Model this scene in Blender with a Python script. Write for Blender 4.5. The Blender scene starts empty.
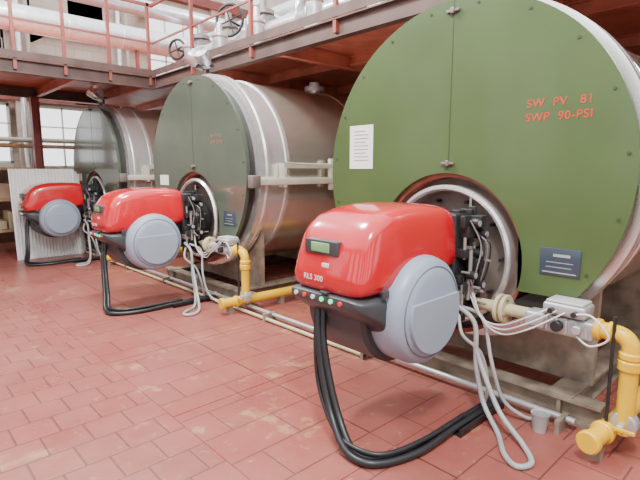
import bpy, bmesh, math, random
from mathutils import Vector, Matrix
random.seed(4)
S=bpy.context.scene
COL=S.collection
# ---------------- materials ----------------
MATS={}
def mat(name,col,rough=0.5,metal=0.0,var=0.12,scale=6.0,bump=0.0,emit=None,coat=0.0):
    if name in MATS: return MATS[name]
    m=bpy.data.materials.new(name); m.use_nodes=True
    nt=m.node_tree; b=nt.nodes['Principled BSDF']
    tc=nt.nodes.new('ShaderNodeTexCoord')
    n=nt.nodes.new('ShaderNodeTexNoise'); n.inputs['Scale'].default_value=scale; n.inputs['Detail'].default_value=6
    nt.links.new(tc.outputs['Object'],n.inputs['Vector'])
    r=nt.nodes.new('ShaderNodeValToRGB')
    c1=[max(0,c*(1-var)) for c in col]; c2=[min(1,c*(1+var)) for c in col]
    r.color_ramp.elements[0].color=(*c1,1); r.color_ramp.elements[1].color=(*c2,1)
    r.color_ramp.elements[0].position=.35; r.color_ramp.elements[1].position=.65
    nt.links.new(n.outputs['Fac'],r.inputs['Fac']); nt.links.new(r.outputs['Color'],b.inputs['Base Color'])
    b.inputs['Roughness'].default_value=rough; b.inputs['Metallic'].default_value=metal
    b.inputs['Coat Weight'].default_value=coat; b.inputs['Coat Roughness'].default_value=0.08
    if bump:
        bp=nt.nodes.new('ShaderNodeBump'); bp.inputs['Strength'].default_value=bump; bp.inputs['Distance'].default_value=0.02
        nt.links.new(n.outputs['Fac'],bp.inputs['Height']); nt.links.new(bp.outputs['Normal'],b.inputs['Normal'])
    if emit:
        b.inputs['Emission Color'].default_value=(*col,1); b.inputs['Emission Strength'].default_value=emit
    MATS[name]=m; return m
M_GREEN=mat('olive_green_paint',(0.066,0.108,0.034),0.36,0,0.07,2,coat=0.2)
M_GREEN_SHEEN=mat('green_paint_grazing_sheen',(0.092,0.118,0.088),0.24,0.15,0.08,2,coat=0.5)  # far doors: grazing-angle reflection mixed into the green as a greyer colour
M_GREEND=mat('green_edge_paint',(0.038,0.06,0.022),0.5)
M_SHELL=mat('shell_cladding',(0.70,0.69,0.58),0.24,0.85,0.05,2)
M_STEEL=mat('brushed_steel',(0.88,0.88,0.87),0.26,0.75,0.04,4)
M_STEELD=mat('weathered_steel',(0.20,0.165,0.145),0.5,0.4,0.25,5,bump=0.1)
M_HEAD=mat('throat_grey_steel',(0.30,0.28,0.27),0.45,0.4,0.2,5)
M_ALU=mat('cast_aluminium',(0.50,0.51,0.52),0.38,0.5,0.06,8)
M_DARK=mat('dark_gap',(0.03,0.028,0.026),0.7)
M_RED=mat('red_gloss',(0.58,0.006,0.016),0.20,0,0.04,3,coat=0.8)
M_GREY=mat('burner_grey',(0.05,0.054,0.06),0.42)
M_DRUM=mat('drum_bluegrey',(0.30,0.36,0.45),0.38,0,0.03)
M_DRUMR=mat('drum_rim_grey',(0.15,0.17,0.20),0.45,0,0.04)
M_BLACK=mat('black_rubber',(0.02,0.02,0.023),0.35)
M_IRON=mat('black_iron',(0.03,0.03,0.032),0.4,0.3)
M_YEL=mat('yellow_gas_paint',(0.82,0.50,0.015),0.33,0,0.06)
M_CREAM=mat('cream_paint',(0.56,0.49,0.30),0.5)
M_BEIGE=mat('beige_bar_paint',(0.50,0.47,0.38),0.5)
M_PAPER=mat('paper',(0.80,0.80,0.77),0.8,0,0.02)
M_STEN=mat('red_stencil',(0.50,0.05,0.02),0.7,0,0.15,30)
M_STENF=mat('faded_stencil',(0.22,0.11,0.08),0.6,0,0.3,40)
M_PLATE=mat('nameplate_slate',(0.06,0.08,0.11),0.3,0.3)
M_WHITE=mat('white_plastic',(0.75,0.75,0.72),0.4,0,0.03)
M_HOSE=mat('grey_flex_conduit',(0.42,0.43,0.43),0.5,0.1)
M_OXIDE=mat('red_oxide_steel',(0.50,0.15,0.10),0.5,0,0.2,4)
M_BEAM=mat('brown_beam_paint',(0.085,0.046,0.038),0.5,0,0.25,4)
M_BROWN=mat('rail_red_brown',(0.24,0.055,0.042),0.45,0,0.15)
M_LAG=mat('foil_lagging',(0.80,0.81,0.83),0.28,0.75,0.08,12,bump=0.2)
M_SKID=mat('skid_paint',(0.27,0.22,0.17),0.6,0.1,0.3,7)
M_WOOD=mat('tan_timber',(0.50,0.33,0.18),0.7,0,0.2)
M_GLED=mat('green_lamp',(0.05,0.8,0.3),0.3,emit=1.5)
M_RLED=mat('red_lamp',(0.7,0.03,0.03),0.3,emit=0.3)
M_SCREEN=mat('lcd_screen',(0.25,0.45,0.20),0.25)
# ---------------- builder ----------------
CUR={'parent':None,'base':Vector((0,0,0))}
def group(name,loc,base=None):
    e=bpy.data.objects.new(name,None); COL.objects.link(e); e.location=loc; e.empty_display_size=0.1
    CUR['parent']=e; CUR['base']=Vector(base if base is not None else loc); return e
def ungroup(): CUR['parent']=None; CUR['base']=Vector((0,0,0))
def finish(name,bm,m,smooth=True,ang=35,bevel=0):
    bmesh.ops.remove_doubles(bm,verts=bm.verts,dist=1e-5)
    bmesh.ops.recalc_face_normals(bm,faces=bm.faces)
    if bevel:
        es=[e for e in bm.edges if len(e.link_faces)==2 and e.calc_face_angle(0)>0.6]
        bmesh.ops.bevel(bm,geom=es,offset=bevel,segments=3,profile=0.5,affect='EDGES',clamp_overlap=True)
    bm.normal_update()
    for e in bm.edges:
        if len(e.link_faces)==2 and e.calc_face_angle(0)>math.radians(ang): e.smooth=False
    for f in bm.faces: f.smooth=smooth
    me=bpy.data.meshes.new(name)
    bmesh.ops.translate(bm,verts=bm.verts,vec=-CUR['base'])
    bm.to_mesh(me); bm.free()
    me.materials.append(m)
    o=bpy.data.objects.new(name,me); COL.objects.link(o)
    if CUR['parent']: o.parent=CUR['parent']
    return o
def multibox(name,lst,m,bevel=0):
    bm=bmesh.new()
    for a,b in lst:
        vs=[bm.verts.new((x,y,z)) for x in (a[0],b[0]) for y in (a[1],b[1]) for z in (a[2],b[2])]
        for f in ((0,1,3,2),(4,6,7,5),(0,4,5,1),(2,3,7,6),(0,2,6,4),(1,5,7,3)): bm.faces.new([vs[i] for i in f])
    return finish(name,bm,m,bevel=bevel)
def box(name,a,b,m,bevel=0.0): return multibox(name,[(a,b)],m,bevel)
def frame(d):
    d=Vector(d).normalized(); u=Vector((0,0,1)) if abs(d.z)<0.9 else Vector((1,0,0))
    a=d.cross(u).normalized(); b=d.cross(a).normalized(); return d,a,b
def lathe_bm(bm,prof,org,axis,seg=48):
    d,a,b=frame(axis); org=Vector(org); rings=[]
    for t,r in prof:
        if r<1e-6: rings.append([bm.verts.new(org+d*t)])
        else: rings.append([bm.verts.new(org+d*t+(a*math.cos(2*math.pi*i/seg)+b*math.sin(2*math.pi*i/seg))*r) for i in range(seg)])
    for p,q in zip(rings,rings[1:]):
        for i in range(seg):
            j=(i+1)%seg
            if len(p)==1 and len(q)==1: continue
            if len(p)==1: bm.faces.new((p[0],q[i],q[j]))
            elif len(q)==1: bm.faces.new((p[i],q[0],p[j]))
            else: bm.faces.new((p[i],q[i],q[j],p[j]))
def lathe(name,prof,org,axis,m,seg=48):
    bm=bmesh.new(); lathe_bm(bm,prof,org,axis,seg); return finish(name,bm,m)
def cyl(name,p0,p1,r,m,seg=32,bev=None):
    p0=Vector(p0);p1=Vector(p1);L=(p1-p0).length; c=min(r*0.12,L*0.2) if bev is None else bev
    return lathe(name,[(0,0),(0,r-c),(c,r),(L-c,r),(L,r-c),(L,0)],p0,p1-p0,m,seg)
def multicyl(name,lst,m,seg=16):
    bm=bmesh.new()
    for p0,p1,r in lst:
        p0=Vector(p0);p1=Vector(p1);L=(p1-p0).length
        lathe_bm(bm,[(0,0),(0,r),(L,r),(L,0)],p0,p1-p0,seg)
    return finish(name,bm,m)
def catmull(P,n=10,closed=False):
    P=[Vector(p) for p in P]; out=[]
    N=len(P); rng=N if closed else N-1
    for i in range(rng):
        if closed: p0,p1,p2,p3=P[(i-1)%N],P[i],P[(i+1)%N],P[(i+2)%N]
        else: p0=P[max(i-1,0)];p1=P[i];p2=P[i+1];p3=P[min(i+2,N-1)]
        for k in range(n):
            t=k/n
            out.append(0.5*((2*p1)+(-p0+p2)*t+(2*p0-5*p1+4*p2-p3)*t*t+(-p0+3*p1-3*p2+p3)*t**3))
    if not closed: out.append(P[-1])
    return out
def sweep(name,P,r,m,seg=12,n=10,closed=False,ribs=0,raw=False):
    pts=[Vector(p) for p in P] if raw else catmull(P,n,closed)
    bm=bmesh.new(); N=len(pts); rings=[]
    t0=(pts[1]-pts[0]).normalized(); _,a,_=frame(t0)
    for i,p in enumerate(pts):
        if closed: t=(pts[(i+1)%N]-pts[i-1]).normalized()
        else: t=(pts[min(i+1,N-1)]-pts[max(i-1,0)]).normalized()
        a=(a-t*a.dot(t)).normalized(); b=t.cross(a)
        rr=r*(1+(0.10 if (ribs and i%2) else 0))
        rings.append([bm.verts.new(p+(a*math.cos(2*math.pi*k/seg)+b*math.sin(2*math.pi*k/seg))*rr) for k in range(seg)])
    for i in range(N if closed else N-1):
        p,q=rings[i],rings[(i+1)%N]
        for k in range(seg):
            j=(k+1)%seg; bm.faces.new((p[k],q[k],q[j],p[j]))
    if not closed:
        bm.faces.new(rings[0]); bm.faces.new(rings[-1])
    return finish(name,bm,m,ang=60)
def elbow_path(pts,rad=0.08,n=6):
    P=[Vector(p) for p in pts]; out=[P[0]]
    for i in range(1,len(P)-1):
        a=(P[i-1]-P[i]).normalized(); b=(P[i+1]-P[i]).normalized()
        s=P[i]+a*rad; e=P[i]+b*rad
        for k in range(n+1):
            t=k/n; out.append(s*(1-t)**2+P[i]*2*t*(1-t)+e*t*t)
    out.append(P[-1]); return out
def pipe(name,pts,r,m,rad=0.1,seg=24):
    return sweep(name,elbow_path(pts,rad),r,m,seg=seg,raw=True)
def torus(name,c,axis,R,r,m,seg=48):
    d,a,b=frame(axis); c=Vector(c)
    P=[c+(a*math.cos(2*math.pi*i/seg)+b*math.sin(2*math.pi*i/seg))*R for i in range(seg)]
    return sweep(name,P,r,m,seg=10,raw=True,closed=True)
def loft(name,secs,yc,m,n=4.0,seg=64,taper=0.0):
    bm=bmesh.new(); rings=[]
    for s_ in secs:
        x,zb,zt,hw=s_[:4]; k=s_[4] if len(s_)>4 else 0
        zc=(zb+zt)/2; hh=(zt-zb)/2; Rg=[]
        for i in range(seg):
            t=2*math.pi*i/seg; c,s=math.cos(t),math.sin(t)
            z=zc+hh*math.copysign(abs(s)**(2/n),s); f=(z-zb)/(zt-zb)
            Rg.append(bm.verts.new((x+k*f,yc+hw*(1-taper*f*f)*math.copysign(abs(c)**(2/n),c),z)))
        rings.append(Rg)
    for p,q in zip(rings,rings[1:]):
        for k in range(seg):
            j=(k+1)%seg; bm.faces.new((p[k],q[k],q[j],p[j]))
    bm.faces.new(rings[0]); bm.faces.new(rings[-1])
    return finish(name,bm,m,ang=50)
def plate_poly(name,pts,x0,x1,m):
    bm=bmesh.new()
    A=[bm.verts.new((x0,y,z)) for y,z in pts]; B=[bm.verts.new((x1,y,z)) for y,z in pts]
    n=len(pts)
    f=bm.faces.new(A); g=bm.faces.new(B)
    for i in range(n):
        j=(i+1)%n; bm.faces.new((A[i],A[j],B[j],B[i]))
    bmesh.ops.triangulate(bm,faces=[f,g])
    return finish(name,bm,m,smooth=False)
def text(name,s,x,y,z,size,m):
    c=bpy.data.curves.new(name,'FONT'); c.body=s; c.size=size; c.extrude=0.0008; c.space_character=1.1; c.offset=size*.012
    t=bpy.data.objects.new('tmp',c); COL.objects.link(t)
    dg=bpy.context.evaluated_depsgraph_get()
    me=bpy.data.meshes.new_from_object(t.evaluated_get(dg))
    bpy.data.objects.remove(t); me.name=name
    b=CUR['base']
    for v in me.vertices:
        X,Y,Z=v.co; v.co=(x-Z-b.x,y-X-b.y,z+Y-b.z)
    me.materials.clear(); me.materials.append(m)
    o=bpy.data.objects.new(name,me); COL.objects.link(o); o.parent=CUR['parent']; return o

XF=3.07; Y0=1.935; ZC=1.578; R=1.190
YS=[Y0,Y0+3.74,Y0+7.50]
BASE=(XF,Y0,0)
# ---------------- boiler ----------------
def boiler(Yc,idx):
    first=idx==0
    MG=M_GREEN if first else M_GREEN_SHEEN
    group('boiler',(XF,Yc,0),BASE)
    az=-0.60; ar=0.60; cut=-0.77
    pts=[]
    a0=math.asin(cut/R)
    N=96
    for i in range(N+1):
        t=a0+(math.pi-2*a0)*i/N
        pts.append((Y0+R*math.cos(t),ZC+R*math.sin(t)))
    b0=math.asin((cut-az)/ar)
    for i in range(49):
        t=(math.pi-b0)+( b0-(math.pi-b0))*i/48
        pts.append((Y0+0.02+ar*math.cos(t),ZC+az+ar*math.sin(t)))
    plate_poly('front_door_plate',pts,XF,XF+0.045,MG)
    box('door_seam',(XF-0.002,Y0-0.003,ZC+0.02),(XF+0.01,Y0+0.003,ZC+R-0.01),M_GREEND)
    multibox('door_clasps',[((XF-0.02,Y0-0.05,ZC+z),(XF+0.01,Y0+0.05,ZC+z+0.018)) for z in (0.06,1.10)]+
             [((XF-0.028,Y0-0.012,ZC+z-0.01),(XF+0.01,Y0+0.012,ZC+z+0.03)) for z in (0.06,1.10)],M_STEELD,0.003)
    lst=[]
    for i in range(14):
        t=a0+0.15+(math.pi-2*a0-0.3)*i/13
        p=Vector((XF-0.006,Y0+(R-0.05)*math.cos(t),ZC+(R-0.05)*math.sin(t))); lst.append((p,p+Vector((0.02,0,0)),0.010))
    multicyl('door_rivets',lst,M_GREEND,8)
    ax=(1,0,0); o=(XF,Y0,ZC)
    lathe('smokebox_gap',[(0.045,1.0),(0.045,R-0.07),(0.17,R-0.07)],o,ax,M_DARK,96)
    lathe('front_flange',[(0.17,0.80),(0.17,R+0.01),(0.175,R+0.035),(0.235,R+0.035),(0.24,R+0.01),(0.27,R+0.01),(0.27,R+0.035),(0.31,R+0.035),(0.315,R-0.01)],o,ax,M_STEEL,96)
    lathe('front_cladding_band',[(0.31,R-0.01),(0.57,R-0.01),(0.575,R+0.005),(0.62,R+0.005),(0.625,R-0.005)],o,ax,M_STEEL,96)
    lathe('shell',[(0.625,R-0.01),(2.0,R-0.01),(2.0,R),(2.06,R),(2.06,R-0.01),(3.4,R-0.01),(3.4,R),(3.46,R),(3.46,R-0.01),(4.6,R-0.01),(4.6,0)],o,ax,M_SHELL,96)
    lathe('tube_sheet',[(0.2,0),(0.2,1.17)],o,ax,M_STEELD,96)
    oo=(XF,Y0+0.02,ZC+az)
    lathe('throat_casing',[(0.05,0.57),(0.05,0.60),(0.2,0.60),(0.2,0.57),(0.05,0.57)],oo,ax,mat('throat_rust',(0.30,0.10,0.07),0.6,0,0.3),64)
    lathe('throat_ring',[(0.02,0.47),(0.0,0.485),(0.0,0.50),(0.02,0.515),(0.2,0.515),(0.2,0.47),(0.02,0.47)],oo,ax,M_STEEL,64)
    lathe('furnace_front',[(0.14,0),(0.14,0.47),(0.2,0.47)],oo,ax,M_STEELD,64)
    lst=[]
    for i in range(10):
        t=2*math.pi*i/10; p=Vector((XF+0.08,Y0+0.02+0.41*math.cos(t),ZC+az+0.41*math.sin(t))); lst.append((p,p+Vector((0.07,0,0)),0.014))
    multicyl('furnace_studs',lst,M_IRON,8)
    for k,x in enumerate((0.35,1.9,3.6)):
        pts=[(Y0-0.95,0.16),(Y0+0.95,0.16)]
        for i in range(25):
            t=math.radians(-35)-math.radians(110)*i/24
            pts.append((Y0+(R-0.03)*math.cos(t),ZC+(R-0.03)*math.sin(t)))
        plate_poly('saddle_%d'%(k+1),pts,XF+x,XF+x+0.05,M_SKID)
    multibox('skid_rails',[((XF+0.05,Y0+s*0.85-0.08,0.0),(XF+4.6,Y0+s*0.85+0.08,0.02)) for s in(-1,1)]+
        [((XF+0.05,Y0+s*0.85-0.012,0.02),(XF+4.6,Y0+s*0.85+0.012,0.15)) for s in(-1,1)]+
        [((XF+0.05,Y0+s*0.85-0.08,0.15),(XF+4.6,Y0+s*0.85+0.08,0.17)) for s in(-1,1)]+
        [((XF+0.04,Y0-1.1,0.0),(XF+0.16,Y0+1.1,0.02)),((XF+0.09,Y0-1.1,0.02),(XF+0.11,Y0+1.1,0.14)),((XF+0.04,Y0-1.1,0.14),(XF+0.16,Y0+1.1,0.16))],M_SKID)
    yn=Y0-R-0.05
    multibox('side_bars',[((XF+0.0,yn-0.06,1.43),(XF+1.25,yn,1.51)),((XF+0.45,yn-0.05,1.62),(XF+1.25,yn-0.01,1.68)),((XF+1.2,yn-0.05,1.35),(XF+1.27,yn+0.0,1.74)),((XF+0.45,yn-0.05,1.4),(XF+0.5,yn+0.05,1.68)),((XF+0.62,yn-0.02,1.44),(XF+0.7,yn+0.08,1.5))],M_BEIGE,0.006)
    box('side_bar_block',(XF-0.02,yn-0.08,1.40),(XF+0.10,yn+0.01,1.54),M_STEELD,0.01)
    xx=XF+2.1
    lathe('top_nozzle',[(0,0.09),(0.06,0.09),(0.06,0.15),(0.09,0.15),(0.095,0.15),(0.125,0.15),(0.125,0.08),(0.19,0.08),(0.20,0.0)],(xx,Y0,ZC+R-0.03),(0,0,1),M_LAG,24)
    if not first:
        cyl('spotlight_stand',(3.32,Y0,ZC+R-.01),(3.32,Y0,2.92),.02,M_IRON,12)
        box('spotlight_bar',(3.18,Y0-.12,2.89),(3.34,Y0+.12,2.92),M_IRON)
        for s in (-1,1):
            c=Vector((3.20,Y0+s*.10,2.99)); d=Vector((-.6,s*.35,.55)).normalized()
            lathe('spotlight_can_%d'%(1 if s<0 else 2),[(-.14,0),(-.14,.05),(-.05,.085),(.08,.10),(.10,.10),(.10,.09),(.06,.07),(.05,0)],c,d,M_LAG,24)
    if first:
        box('paper_notice',(XF-0.003,2.65,1.61),(XF,2.91,1.97),M_PAPER)
        multibox('notice_lines',[((XF-0.005,2.70+(0.0 if i%3 else 0.03),1.92-0.03*i),(XF-0.003,2.86,1.926-0.03*i)) for i in range(9)],M_ALU)
        text('stencil_line_a','SW  PV   81',XF-0.001,1.385,1.985,0.070,M_STEN)
        text('stencil_line_b','SWP  90-PSI',XF-0.001,1.39,1.90,0.070,M_STEN)
    else:
        box('paper_notice',(XF-0.003,2.66,1.39),(XF,2.92,1.53),M_PAPER)
        if idx==1:
            text('stencil_line_a','SW PV 82',XF-0.001,1.50,1.985,0.055,M_STENF)
            text('stencil_line_b','SWP 90-PSI',XF-0.001,1.50,1.91,0.055,M_STENF)
    box('nameplate',(XF-0.006,1.00,0.95),(XF,1.24,1.12),M_PLATE,0.001)
    multibox('nameplate_text',[((XF-0.008,1.02,0.965),(XF-0.006,1.22,0.972)),((XF-0.008,1.05,1.0),(XF-0.006,1.2,1.004)),((XF-0.008,1.04,1.03),(XF-0.006,1.2,1.034)),((XF-0.008,1.06,1.068),(XF-0.006,1.16,1.085))],M_ALU)
    ungroup()
# ---------------- burner ----------------
def burner(Yc):
    group('gas_burner',(XF,Yc,0),BASE)
    yc=1.965
    loft('red_hood',[(1.850,.99,1.17,.20,.05),(1.854,.945,1.225,.255,.07),(1.866,.91,1.265,.29,.09),(1.89,.895,1.30,.305,.10),(1.95,.89,1.338,.313,.10),(2.08,.887,1.368,.32,.08),(2.25,.888,1.386,.322,.04),(2.45,.90,1.39,.322,0),(2.64,.93,1.382,.32,0),(2.74,.95,1.366,.314,0),(2.785,.965,1.345,.302,0),(2.80,1.0,1.31,.275,0)],yc,M_RED,5.6,80,.12)
    loft('lower_body',[(1.848,.845,.885,.27),(1.86,.82,.895,.29),(1.90,.79,.90,.312),(2.0,.72,.905,.322),(2.10,.62,.905,.325),(2.3,.55,.905,.325),(2.5,.57,.905,.318),(2.66,.66,.92,.29),(2.70,.75,.92,.25)],yc,M_GREY,5,64)
    multibox('hood_latches',[((2.0,1.632,.895),(2.05,1.65,.94)),((1.84,1.92,.895),(1.88,1.98,.91))],M_GREY,.004)
    dx,dz=2.365,.768; RR=.33
    lathe('fan_casing',[(0,0),(0,.32),(.02,.345),(.45,.345),(.47,.32),(.47,0)],(dx-.05,1.76,dz),(0,1,0),M_GREY,64)
    lathe('air_intake_cover',[(.0,.0),(.0,.12),(.006,.21),(.016,.262),(.022,.268),(.030,.295),(.05,.315),(.08,RR-.004),(.10,RR),(.24,RR)],(dx,1.535,dz),(0,1,0),M_DRUM,96)
    lathe('air_intake_rim',[(.235,RR),(.235,RR+.008),(.30,RR+.012),(.32,RR-.02),(.32,.2)],(dx,1.535,dz),(0,1,0),M_DRUMR,96)
    torus('cover_seam',(dx,1.556,dz),(0,1,0),.272,.004,M_DRUMR,96)
    bm=bmesh.new(); pts=[]
    for i in range(41):
        t=math.radians(160)+math.radians(222)*i/40
        pts.append((dx+.245*math.cos(t),dz+.245*math.sin(t)))
    A=[bm.verts.new((x,1.524,z)) for x,z in pts]; B=[bm.verts.new((x,1.555,z)) for x,z in pts]
    bm.faces.new(A); bm.faces.new(B)
    for i in range(len(pts)):
        j=(i+1)%len(pts); bm.faces.new((A[i],A[j],B[j],B[i]))
    finish('cover_crescent',bm,M_DRUM,smooth=False,bevel=.005)
    box('display_bezel',(1.872,1.87,1.115),(1.98,2.14,1.20),M_GREY,0.006)
    box('display_screen',(1.867,1.93,1.13),(1.98,2.08,1.185),M_SCREEN,0.003)
    box('panel_badge',(1.864,1.93,1.045),(1.93,1.985,1.07),M_WHITE,0.002)
    text('panel_label','RLS 300',1.845,2.12,0.965,0.045,M_WHITE)
    for i in range(6):
        y=2.19-0.075*i; p=Vector((1.836,y,.862))
        cyl('button_%d'%(i+1),p,p+Vector((.03,0,0)),.014,[M_WHITE,M_RLED,M_WHITE,M_GLED,M_GLED,M_RLED][i],12)
    cyl('blast_tube',(2.6,Y0+.02,.97),(3.20,Y0+.02,.97),.23,M_IRON,48)
    box('mount_plate',(2.98,1.60,.66),(3.01,2.30,1.30),M_IRON,0.01)
    cyl('mount_flange',(2.93,Y0+.02,.97),(2.98,Y0+.02,.97),.32,M_IRON,48)
    rnd=random.Random(7); bl=[];al=[];cl=[]
    for i in range(52):
        x=rnd.uniform(2.76,2.99); y=rnd.uniform(1.58,1.80); z=rnd.uniform(.60,1.34)
        s=[rnd.uniform(.012,.045) for _ in range(3)]
        (bl if i%5 else al).append(((x-s[0],y-s[1],z-s[2]),(x+s[0],y+s[1],z+s[2])))
    for i in range(26):
        x=rnd.uniform(2.76,2.97); y=rnd.uniform(1.56,1.72); z=rnd.uniform(.60,1.25)
        d=rnd.choice([Vector((.10,0,0)),Vector((0,0,.14)),Vector((0,-.06,0)),Vector((0,0,.2))])
        cl.append(((x,y,z),Vector((x,y,z))+d,rnd.uniform(.006,.014)))
    multibox('linkage_blocks',bl,M_IRON,0.004); multibox('linkage_brackets',al,M_STEELD,0.003)
    multicyl('linkage_rods',cl,M_HEAD,12)
    box('manifold_body',(2.75,1.66,.66),(2.98,1.80,1.32),M_IRON,0.02)
    for i,(x,z) in enumerate(((2.84,1.26),(2.88,1.06),(2.82,.92),(2.94,1.18),(2.93,.84))):
        cyl('gauge_%d'%(i+1),(x,1.54,z),(x,1.60,z),.030,M_IRON,24); cyl('gauge_face_%d'%(i+1),(x,1.537,z),(x,1.542,z),.020,M_ALU,24)
    for i in range(4):
        sweep('impulse_tube_%d'%(i+1),[(2.79+.05*i,1.58,1.28-.05*i),(2.83+.04*i,1.52,1.12),(2.82+.05*i,1.54,.95),(2.84+.04*i,1.6,.75)],.005,M_IRON if i%2 else M_HEAD,8)
    sweep('flex_conduit_1',[(2.74,1.62,.72),(2.76,1.50,.62),(2.75,1.47,.35),(2.74,1.40,.12),(2.64,1.25,.02),(2.46,1.12,.02),(2.40,1.02,.02),(2.49,.98,.02),(2.61,1.08,.03),(2.70,1.27,.12),(2.74,1.40,.3),(2.76,1.5,.5)],.015,M_HOSE,ribs=1,n=22)
    sweep('flex_conduit_2',[(2.80,1.62,.70),(2.90,1.52,.62),(2.86,1.42,.35),(2.88,1.34,.12),(2.93,1.22,.03),(2.98,1.16,.02)],.012,M_HOSE,ribs=1,n=22)
    sweep('flex_conduit_3',[(2.76,1.62,.68),(2.70,1.55,.55),(2.80,1.47,.42),(2.86,1.44,.2),(2.90,1.48,.02)],.011,M_HOSE,ribs=1,n=22)
    ungroup()
# ---------------- gas train ----------------
def gastrain(Yc):
    group('gas_pipe',(2.98,Yc-1.2,0),(2.98,Y0-1.2,0))
    x=2.98; z=.695
    pipe('inlet_pipe',[(x,1.62,z),(x,1.18,z)],.040,M_CREAM)
    cyl('flange_1',(x,1.43,z),(x,1.455,z),.095,M_CREAM); cyl('flange_2',(x,1.39,z),(x,1.415,z),.095,M_CREAM)
    multicyl('flange_bolts',[((x+.072*math.cos(t),1.375,z+.072*math.sin(t)),(x+.072*math.cos(t),1.47,z+.072*math.sin(t)),.009) for t in (0.4,1.97,3.54,5.1)],M_STEELD,8)
    box('valve_body',(x-.06,.86,z-.07),(x+.07,1.18,z+.04),M_ALU,0.015)
    multibox('valve_fins',[((x-.075,.885+.055*i,z-.055),(x-.055,.90+.055*i,z+.03)) for i in range(6)],M_ALU,.004)
    box('valve_actuator',(x-.085,.90,z+.05),(x+.085,1.14,z+.125),M_ALU,0.018)
    box('actuator_lid',(x-.075,.915,z+.122),(x+.075,1.125,z+.14),M_HOSE,0.008)
    box('actuator_cap',(x-.10,1.12,z-.05),(x+.03,1.24,z+.05),M_ALU,0.02)
    multicyl('cable_glands',[((x-.085,y,z+.085),(x-.125,y,z+.085),.016) for y in (.95,1.08)],M_IRON,12)
    cyl('valve_knob',(x-.06,1.05,z-.01),(x-.105,1.05,z-.01),.032,M_IRON)
    cyl('valve_knob_2',(x-.06,.94,z-.01),(x-.10,.94,z-.01),.025,M_ALU)
    pipe('yellow_riser',[(x,.87,z),(x,.68,z),(x,.68,.13)],.047,M_YEL,.09)
    cyl('union_1',(x,.83,z),(x,.87,z),.062,M_YEL); cyl('union_2',(x,.68,.50),(x,.68,.56),.06,M_YEL)
    cyl('elbow_collar',(x,.80,z),(x,.77,z),.058,M_YEL); cyl('elbow_collar_2',(x,.68,z-.09),(x,.68,z-.13),.058,M_YEL)
    pipe('yellow_supply',[(2.72,.78,.13),(3.0,.75,.13),(4.6,.70,.13)],.052,M_YEL,.05)
    cyl('supply_cap',(2.71,.782,.13),(2.755,.776,.13),.064,M_YEL); cyl('supply_collar',(2.88,.764,.13),(2.92,.76,.13),.064,M_YEL)
    multibox('supply_stand',[((2.80,.73,0),(2.84,.82,.085)),((3.5,.69,0),(3.54,.78,.085))],M_SKID)
    cyl('cock_body',(x-.04,.68,.19),(x+.04,.68,.19),.07,M_ALU)
    cyl('cock_stem',(x-.04,.68,.19),(x-.10,.68,.19),.02,M_ALU); box('cock_handle',(x-.115,.60,.18),(x-.10,.70,.20),M_YEL,.003)
    cyl('signal_conduit',(x-.04,.76,.18),(x-.04,.76,.80),.010,M_BLACK)
    for i in range(3):
        sweep('signal_wire_%d'%(i+1),[(x-.10,1.1-.05*i,z+.085),(x-.13,1.2,z+.02-.04*i),(x-.1,1.38,z-.08-.03*i),(x-.14,1.5,z-.05),(2.86,1.60,.78+.05*i)],.005,M_WHITE,8)
    sweep('loop_wire',[(x-.11,.95,z+.085),(x-.13,.85,z+.10),(x-.13,.76,z+.0),(x-.1,.86,z-.08),(x-.06,.96,z-.04)],.006,M_WHITE,8)
    ungroup()
def cables(Yc):
    group('power_cable',(1.9,Yc,0),(1.9,Y0,0))
    sweep('cable_1',[(1.97,2.12,.80),(1.925,2.08,.62),(1.90,2.02,.40),(1.86,1.90,.18),(1.80,1.72,.05),(1.84,1.55,.03),(2.10,1.45,.03),(2.45,1.44,.04),(2.8,1.43,.04),(3.02,1.42,.04)],.021,M_BLACK)
    sweep('cable_2',[(1.985,2.09,.80),(1.94,2.05,.60),(1.918,1.98,.38),(1.885,1.86,.17),(1.84,1.70,.045),(1.90,1.57,.03),(2.13,1.50,.03),(2.5,1.48,.04),(2.85,1.47,.04),(3.02,1.47,.04)],.021,M_BLACK)
    sweep('cable_3',[(1.98,2.15,.80),(1.93,2.11,.55),(1.90,2.05,.3),(1.86,1.90,.12),(1.83,1.73,.07),(1.9,1.54,.065),(2.2,1.47,.065),(2.6,1.46,.07)],.014,M_BLACK)
    multibox('tray_angles',[((2.45,1.385,.0),(3.0,1.40,.05)),((2.45,1.385,.0),(3.0,1.53,.006))],M_IRON)
    ungroup()
for i,Yc in enumerate(YS):
    boiler(Yc,i); burner(Yc); gastrain(Yc); cables(Yc)
group('floor_conduit',(2.98,5,0))
cyl('long_pipe',(3.04,2.6,.06),(3.04,11.0,.06),.022,M_ALU,16); cyl('long_pipe_2',(2.95,2.6,.03),(2.95,11.0,.03),.018,M_CREAM,16)
cyl('long_pipe_3',(3.04,.95,.06),(3.04,2.6,.06),.022,M_ALU,16)
multibox('pipe_clips',[((2.92,y,0),(3.07,y+.03,.085)) for y in (1.0,2.6,4.0,5.2,6.4,7.8,9.2)],M_SKID)
ungroup()
lathe('plastic_cup',[(0,0),(0,.04),(.11,.052),(.115,.055),(.11,.048),(.01,.036),(.01,0)],(2.88,1.10,0.005),(0,0,1),M_HOSE,24)

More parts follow.
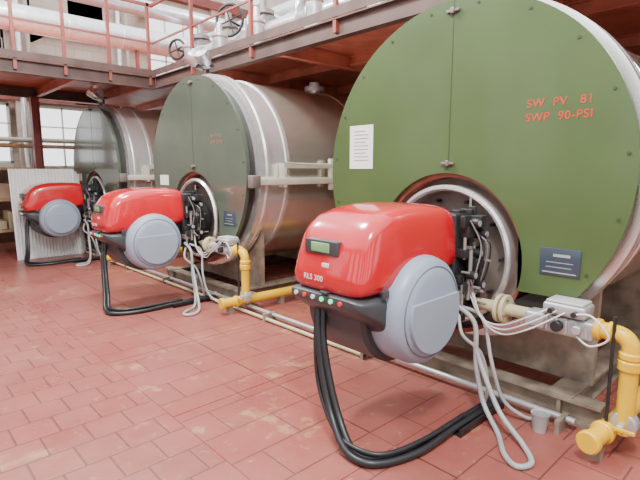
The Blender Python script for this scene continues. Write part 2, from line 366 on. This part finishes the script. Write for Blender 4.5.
# ---------------- mezzanine ----------------
def ib(a,b,axis,h=.19,w=.11,t=.014):
    if axis=='y':
        x=a[0]; z=a[2]
        return [((x-w/2,a[1],z),(x+w/2,b[1],z+t)),((x-w/2,a[1],z+h-t),(x+w/2,b[1],z+h)),((x-t/2,a[1],z+t),(x+t/2,b[1],z+h-t))]
    y=a[1]; z=a[2]
    return [((a[0],y-w/2,z),(b[0],y+w/2,z+t)),((a[0],y-w/2,z+h-t),(b[0],y+w/2,z+h)),((a[0],y-t/2,z+t),(b[0],y+t/2,z+h-t))]
group('mezzanine_platform',(3.65,8,2.95))
ZB=2.95
L=ib((3.70,-1.5,ZB),(0,8.0,0),'y'); L+=ib((-5,8.05,ZB),(3.70,0,0),'x'); L+=ib((-5,10.6,ZB),(3.7,0,0),'x')
multibox('edge_beams',L,M_BEAM)
L=[]
for y in (0.1,1.93,3.8,5.67,7.5): L+=ib((3.75,y-.9,ZB+.02),(9,0,0),'x',.16,.09)
for x in (5.0,6.6,8.2): L+=ib((x,-1.5,ZB+.06),(0,12,0),'y',.13,.09)
for x in (-4,-2.7,-1.4,-.1,1.2,2.5,3.6): L+=ib((x,8.1,ZB+.02),(0,10.55,0),'y',.16,.08)
multibox('joists',L,M_OXIDE)
multibox('deck',[((3.68,-1.5,ZB+.19),(9,12.3,ZB+.20)),((-5,8.0,ZB+.19),(3.68,10.65,ZB+.20))],M_OXIDE)
L=[]
for x in (1.65,2.3,2.95,3.6,1.0,.3,-.4): L.append(((x-.022,8.0,ZB+.05),(x+.022,8.045,ZB+1.35)))
for y in (6.7,5.2,3.7,2.2,.7): L.append(((3.65,y-.022,ZB+.05),(3.695,y+.022,ZB+1.35)))
L+=[((-5,8.0,ZB+1.3),(3.69,8.045,ZB+1.345)),((-5,8.01,ZB+.72),(3.69,8.035,ZB+.745)),((3.65,-1.5,ZB+1.3),(3.695,8.045,ZB+1.345)),((3.66,-1.5,ZB+.72),(3.685,8.045,ZB+.745))]
multibox('railing',L,M_BROWN)
multibox('kick_plate',[((-5,7.99,ZB+.2),(3.69,7.998,ZB+.3)),((3.642,-1.5,ZB+.2),(3.65,7.99,ZB+.3))],M_BEAM)
ungroup()
group('steel_column',(2.42,10.5,0))
multibox('column_section',[((2.35,10.42,0),(2.37,10.58,ZB)),((2.47,10.42,0),(2.49,10.58,ZB)),((2.37,10.49,0),(2.47,10.51,ZB)),((2.28,10.36,0),(2.56,10.64,.02))],M_BROWN)
ungroup()
group('insulated_pipe',(0,9.5,4.1))
cyl('lagging_main',(-4,9.2,4.0),(4.9,9.2,4.0),.21,M_LAG,32); cyl('lagging_upper',(-4,10.0,4.85),(6.5,10.0,4.85),.16,M_LAG,32)
for i in range(10): torus('band_%d'%(i+1),(-3.6+.9*i,9.2,4.0),(1,0,0),.212,.008,M_STEEL,32)
multibox('pipe_hangers',[((x-.02,9.15,ZB+.2),(x+.02,9.25,3.81)) for x in (-2,.2,1.9,3.9)],M_BROWN)
ungroup()
group('header_pipe',(4.5,5,3.75))
cyl('header_run',(4.5,0.5,3.62),(4.5,8.4,3.62),.12,M_LAG,32)
cyl('header_run_rear',(5.3,0.5,4.15),(5.3,10.4,4.15),.16,M_LAG,32)
multibox('header_stands',[((4.46,y,ZB+.2),(4.54,y+.06,3.52)) for y in (1.5,4,5.4,7.2)]+[((5.26,y,ZB+.2),(5.34,y+.06,4.0)) for y in (1.5,4,6.3,8.2)],M_BROWN)
for i,y in enumerate((3.9,4.9,6.05,7.0,7.9)):
    lathe('valve_body_%d'%(i+1),[(-.2,0),(-.2,.2),(-.16,.2),(-.15,.12),(0,.2),(.15,.12),(.16,.2),(.2,.2),(.2,0)],(4.5,y,3.62),(0,1,0),M_ALU if i%2 else M_HEAD,24)
    lathe('bonnet_%d'%(i+1),[(0,.10),(.18,.10),(.18,.16),(.24,.16),(.28,.06),(.42,.05),(.42,0)],(4.5,y,3.68),(0,0,1),M_HEAD,24)
    pipe('branch_%d'%(i+1),[(4.5,y+.35,3.62),(4.5,y+.35,3.95),(5.3,y+.35,4.0)],.06,M_LAG,.12)
    lathe('safety_valve_%d'%(i+1),[(0,.07),(.1,.07),(.1,.12),(.14,.12),(.16,.09),(.40,.10),(.42,.12),(.46,.12),(.5,.05),(.62,.04),(.62,0)],(4.05,y-.45,3.15),(0,0,1),M_ALU,24)
for i,(x,y,z,r) in enumerate(((4.15,8.1,3.68,.16),(4.30,6.65,3.88,.23),(4.2,5.3,4.1,.18))):
    torus('handwheel_%d'%(i+1),(x,y,z),(-1,-.5,0),r,.022,M_IRON)
    d,a,b=frame((-1,-.5,0)); c=Vector((x,y,z))
    multicyl('wheel_spokes_%d'%(i+1),[(c,c+(a*math.cos(t)+b*math.sin(t))*r,.012) for t in (0.3,1.87,3.44,5.0)]+[(c,c-d*.35,.02)],M_IRON)
ungroup()
for k,(tx,ty) in enumerate(((6.3,7.0),(6.3,8.6),(6.2,5.4))):
    group('expansion_tank',(tx,ty,3.15))
    lathe('tank_shell',[(0,0),(0,.25),(.05,.42),(.15,.48),(1.2,.48),(1.35,.38),(1.42,0)],(tx,ty,3.3),(0,0,1),M_ALU,48)
    multibox('tank_legs',[((tx+a-.03,ty+b-.03,3.15),(tx+a+.03,ty+b+.03,3.45)) for a in(-.3,.3) for b in (-.3,.3)],M_BROWN)
    ungroup()
# ---------------- left background goods ----------------
group('corrugated_sheet_stack',(2.2,10.0,0))
for s in range(3):
    bm=bmesh.new(); nx=120; x0=1.80+.10*s; x1=2.88+.06*s; prev=None
    for i in range(nx+1):
        x=x0+(x1-x0)*i/nx; off=.022*math.sin(i*math.pi/3)
        a=bm.verts.new((x,9.84+.07*s+off,.0)); b=bm.verts.new((x,9.98+.07*s+off,1.62-.05*s))
        if prev: bm.faces.new((prev[0],a,b,prev[1]))
        prev=(a,b)
    finish('sheet_%d'%(s+1),bm,mat('pale_sheet',(0.88,0.89,0.89),0.3,0,.03))
ungroup()
group('storage_rack',(2.4,11.2,0))
L=[]
for x in (1.2,3.6):
    for y in (10.95,11.55): L.append(((x-.03,y-.03,0),(x+.03,y+.03,2.1)))
for z in (.4,1.0,1.6,2.05): L.append(((1.15,10.92,z),(3.65,11.58,z+.05)))
multibox('rack_frame',L,M_WOOD)
rnd=random.Random(3)
for k,z in enumerate((.45,1.05)):
    L=[];x=1.25
    while x<3.3:
        w=rnd.uniform(.12,.3); h=rnd.uniform(.15,.38); L.append(((x,11.0,z),(x+w,11.5,z+h))); x+=w+.03
    multibox('stored_boxes_%d'%(k+1),L,[M_CREAM,mat('carton',(.45,.32,.22),.7)][k],.01)
ungroup()
group('wall_pipework',(2.6,12.2,0))
for i,(x,r) in enumerate(((2.62,.06),(2.8,.045),(4.75,.06),(4.95,.045))):
    cyl('riser_%d'%(i+1),(x,12.25,0),(x,12.25,5.8),r,M_LAG if i%2==0 else M_BEIGE,20)
cyl('cross_pipe',(-3,12.2,2.25),(6,12.2,2.25),.05,M_BEIGE,20)
ungroup()
# ---------------- room shell ----------------
def brickmat(name,c1,c2,cm,sc,w=.4,h=.2,mortar=.008,wear=None,rough=.6,floor=False):
    m=bpy.data.materials.new(name); m.use_nodes=True; nt=m.node_tree; b=nt.nodes['Principled BSDF']
    tc=nt.nodes.new('ShaderNodeTexCoord'); mp=nt.nodes.new('ShaderNodeMapping')
    nt.links.new(tc.outputs['Object'],mp.inputs['Vector'])
    if not floor: mp.inputs['Rotation'].default_value=(math.radians(90),0,0)
    br=nt.nodes.new('ShaderNodeTexBrick'); nt.links.new(mp.outputs['Vector'],br.inputs['Vector'])
    br.inputs['Color1'].default_value=(*c1,1);br.inputs['Color2'].default_value=(*c2,1);br.inputs['Mortar'].default_value=(*cm,1)
    br.inputs['Scale'].default_value=sc;br.inputs['Brick Width'].default_value=w;br.inputs['Row Height'].default_value=h;br.inputs['Mortar Size'].default_value=mortar;br.inputs['Mortar Smooth'].default_value=.3
    col=None; rl=None
    # wear is applied under the joints so the grout grid stays readable
    out=br.outputs['Color']
    if wear:
        for (sc2,lo,hi,colw,amt) in wear:
            n=nt.nodes.new('ShaderNodeTexNoise'); n.inputs['Scale'].default_value=sc2; n.inputs['Detail'].default_value=10; n.inputs['Roughness'].default_value=.68
            nt.links.new(tc.outputs['Object'],n.inputs['Vector'])
            r=nt.nodes.new('ShaderNodeValToRGB'); r.color_ramp.elements[0].position=lo; r.color_ramp.elements[1].position=hi
            r.color_ramp.elements[0].color=(0,0,0,1); r.color_ramp.elements[1].color=(amt,amt,amt,1)
            nt.links.new(n.outputs['Fac'],r.inputs['Fac'])
            mx=nt.nodes.new('ShaderNodeMixRGB'); nt.links.new(r.outputs['Color'],mx.inputs['Fac']); nt.links.new(out,mx.inputs['Color1']); mx.inputs['Color2'].default_value=(*colw,1)
            out=mx.outputs['Color']
            if rl is None: rl=n
        mj=nt.nodes.new('ShaderNodeMixRGB'); mu=nt.nodes.new('ShaderNodeMath'); mu.operation='MULTIPLY'; mu.inputs[1].default_value=.7
        nt.links.new(br.outputs['Fac'],mu.inputs[0]); nt.links.new(mu.outputs[0],mj.inputs['Fac'])
        nt.links.new(out,mj.inputs['Color1']); mj.inputs['Color2'].default_value=(*cm,1); out=mj.outputs['Color']
    nt.links.new(out,b.inputs['Base Color']); b.inputs['Roughness'].default_value=rough
    if floor and rl:
        mr=nt.nodes.new('ShaderNodeMapRange'); mr.inputs['From Min'].default_value=.3; mr.inputs['From Max'].default_value=.7
        mr.inputs['To Min'].default_value=rough-.08; mr.inputs['To Max'].default_value=rough+.14
        nt.links.new(rl.outputs['Fac'],mr.inputs['Value']); nt.links.new(mr.outputs['Result'],b.inputs['Roughness'])
    bp=nt.nodes.new('ShaderNodeBump'); bp.inputs['Strength'].default_value=.3; bp.inputs['Distance'].default_value=.004; bp.invert=True
    nt.links.new(br.outputs['Fac'],bp.inputs['Height']); nt.links.new(bp.outputs['Normal'],b.inputs['Normal'])
    return m
WEAR=[(0.6,.35,.75,(.38,.16,.125),.5),(1.3,.50,.70,(.19,.05,.042),.4),(3.1,.45,.62,(.33,.12,.095),.4),(1.9,.58,.65,(.50,.33,.18),.5),(11,.60,.68,(.46,.31,.21),.5)]
MF=brickmat('worn_red_floor',(.315,.083,.067),(.27,.070,.056),(.15,.046,.037),1,.24,.24,.007,wear=WEAR,rough=.29,floor=True)
MP=brickmat('worn_red_plates',(.31,.075,.061),(.27,.066,.054),(.13,.04,.033),1,.60,.30,.006,wear=WEAR,rough=.31,floor=True)
MW=brickmat('painted_block_wall',(.64,.57,.49),(.58,.52,.45),(.47,.42,.36),1,.4,.2,.01,wear=[(1.2,.4,.8,(.48,.38,.31),.5)],rough=.8)
ungroup()
L=[]; y=-2.0
while y<11:
    L.append(((1.30,y+.004,0),(2.09,y+1.196,.004))); L.append(((2.098,y+.004,0),(2.88,y+1.196,.004))); y+=1.2
fo=multibox('floor',[((-8,-6,-.1),(12,12.6,0))]+L,MF)
fo.data.materials.append(MP)
for p in fo.data.polygons:
    if p.center.z>-.001 and p.area<5 : p.material_index=1
def walls(name,fixed,axis,wins,rng,H,m,th):
    us=sorted({rng[0],rng[1]}|{w[0] for w in wins}|{w[1] for w in wins}); zs=sorted({0,H}|{w[2] for w in wins}|{w[3] for w in wins})
    L=[]
    for i in range(len(us)-1):
        for j in range(len(zs)-1):
            cu=(us[i]+us[i+1])/2; cz=(zs[j]+zs[j+1])/2
            if not any(w[0]<cu<w[1] and w[2]<cz<w[3] for w in wins):
                if axis=='y': L.append(((us[i],fixed,zs[j]),(us[i+1],fixed+th,zs[j+1])))
                else: L.append(((fixed,us[i],zs[j]),(fixed+th,us[i+1],zs[j+1])))
    return multibox(name,L,m)
WN=[0]
def winframes(fixed,axis,wins,n=3):
    for w in wins:
        WN[0]+=1; L=[]
        def q(u0,u1,z0,z1):
            L.append(((u0,fixed,z0),(u1,fixed+.05,z1)) if axis=='y' else ((fixed,u0,z0),(fixed+.05,u1,z1)))
        q(w[0],w[0]+.05,w[2],w[3]);q(w[1]-.05,w[1],w[2],w[3]);q(w[0],w[1],w[2],w[2]+.05);q(w[0],w[1],w[3]-.05,w[3])
        for i in range(1,n):
            u=w[0]+(w[1]-w[0])*i/n; q(u-.015,u+.015,w[2],w[3]); z=w[2]+(w[3]-w[2])*i/n; q(w[0],w[1],z-.015,z+.015)
        multibox('window_%d'%WN[0],L,M_WHITE)
wb=[(2.95,4.5,1.65,3.05),(5.6,7.2,3.9,5.6),(5.05,6.3,1.6,2.85),(.9,2.4,1.75,3.05),(.9,2.35,4.9,6.0)]
walls('wall_back',12.5,'y',wb,(-8,9.2),6.5,MW,.3); winframes(12.6,'y',wb)
MWL=mat('side_wall_paint',(.42,.38,.34),.8,0,.12,2)
wl=[(-5,-3,1.2,5.2),(-1.5,.5,1.2,5.2),(2,4,1.2,5.2),(5.5,7.5,1.2,5.2),(9,11,1.2,5.2)]
walls('wall_left',-8,'x',wl,(-6,12.5),6.5,MWL,.3); winframes(-7.9,'x',wl,4)
wf=[(-6.5,-4.5,1.2,5.2),(-3,-1,1.2,5.2),(.5,2.5,1.2,5.2),(4,6,1.2,5.2)]
walls('wall_front',-6,'y',wf,(-8,9.2),6.5,MWL,.3); winframes(-5.9,'y',wf,4)
box('wall_right',(9.0,-6,0),(9.2,12.5,6.5),mat('right_wall_paint',(.60,.54,.48),.8,0,.12,2))
multibox('trim_wall_pilasters',[((x,12.35,0),(x+.3,12.5,6.5)) for x in (-1,2.5,4.6,7.4)],mat('pilaster_paint',(.55,.45,.39),.7))
multibox('trim_wall_beams',[((-7.7,12.3,z),(9,12.5,z+.22)) for z in (3.1,4.6,6.0)],M_BROWN)
# ---------------- lights ----------------
w=bpy.data.worlds.new('World'); S.world=w; w.use_nodes=True
bg=w.node_tree.nodes['Background']; bg.inputs['Color'].default_value=(.97,.98,1,1); bg.inputs['Strength'].default_value=2.6
def area(name,loc,size,power,tgt,col=(1,.98,.95)):
    l=bpy.data.lights.new(name,'AREA'); l.size=size; l.energy=power; l.color=col
    o=bpy.data.objects.new(name,l); COL.objects.link(o); o.location=loc
    o.rotation_euler=(Vector(tgt)-Vector(loc)).to_track_quat('-Z','Y').to_euler()
area('added_fill_light',(0.3,0,5.0),.7,300,(2.8,2,1))  # this and the next three: unseen overhead fills added to brighten the hall
area('added_fill_light',(1.8,4.2,5.2),.7,330,(3.0,4.0,0))
area('added_fill_light',(1.5,7.4,5.4),.7,260,(3.0,7.0,0))
area('added_fill_light',(7.0,8.0,6.2),1.5,60,(5,8,3))
# ---------------- camera ----------------
cd=bpy.data.cameras.new('camera'); cam=bpy.data.objects.new('camera',cd); COL.objects.link(cam)
cd.lens=27; cd.sensor_width=36; cd.clip_start=.05
cam.location=(0,0,1.6); cam.rotation_euler=(math.radians(81.7),0,math.radians(-43))
S.camera=cam
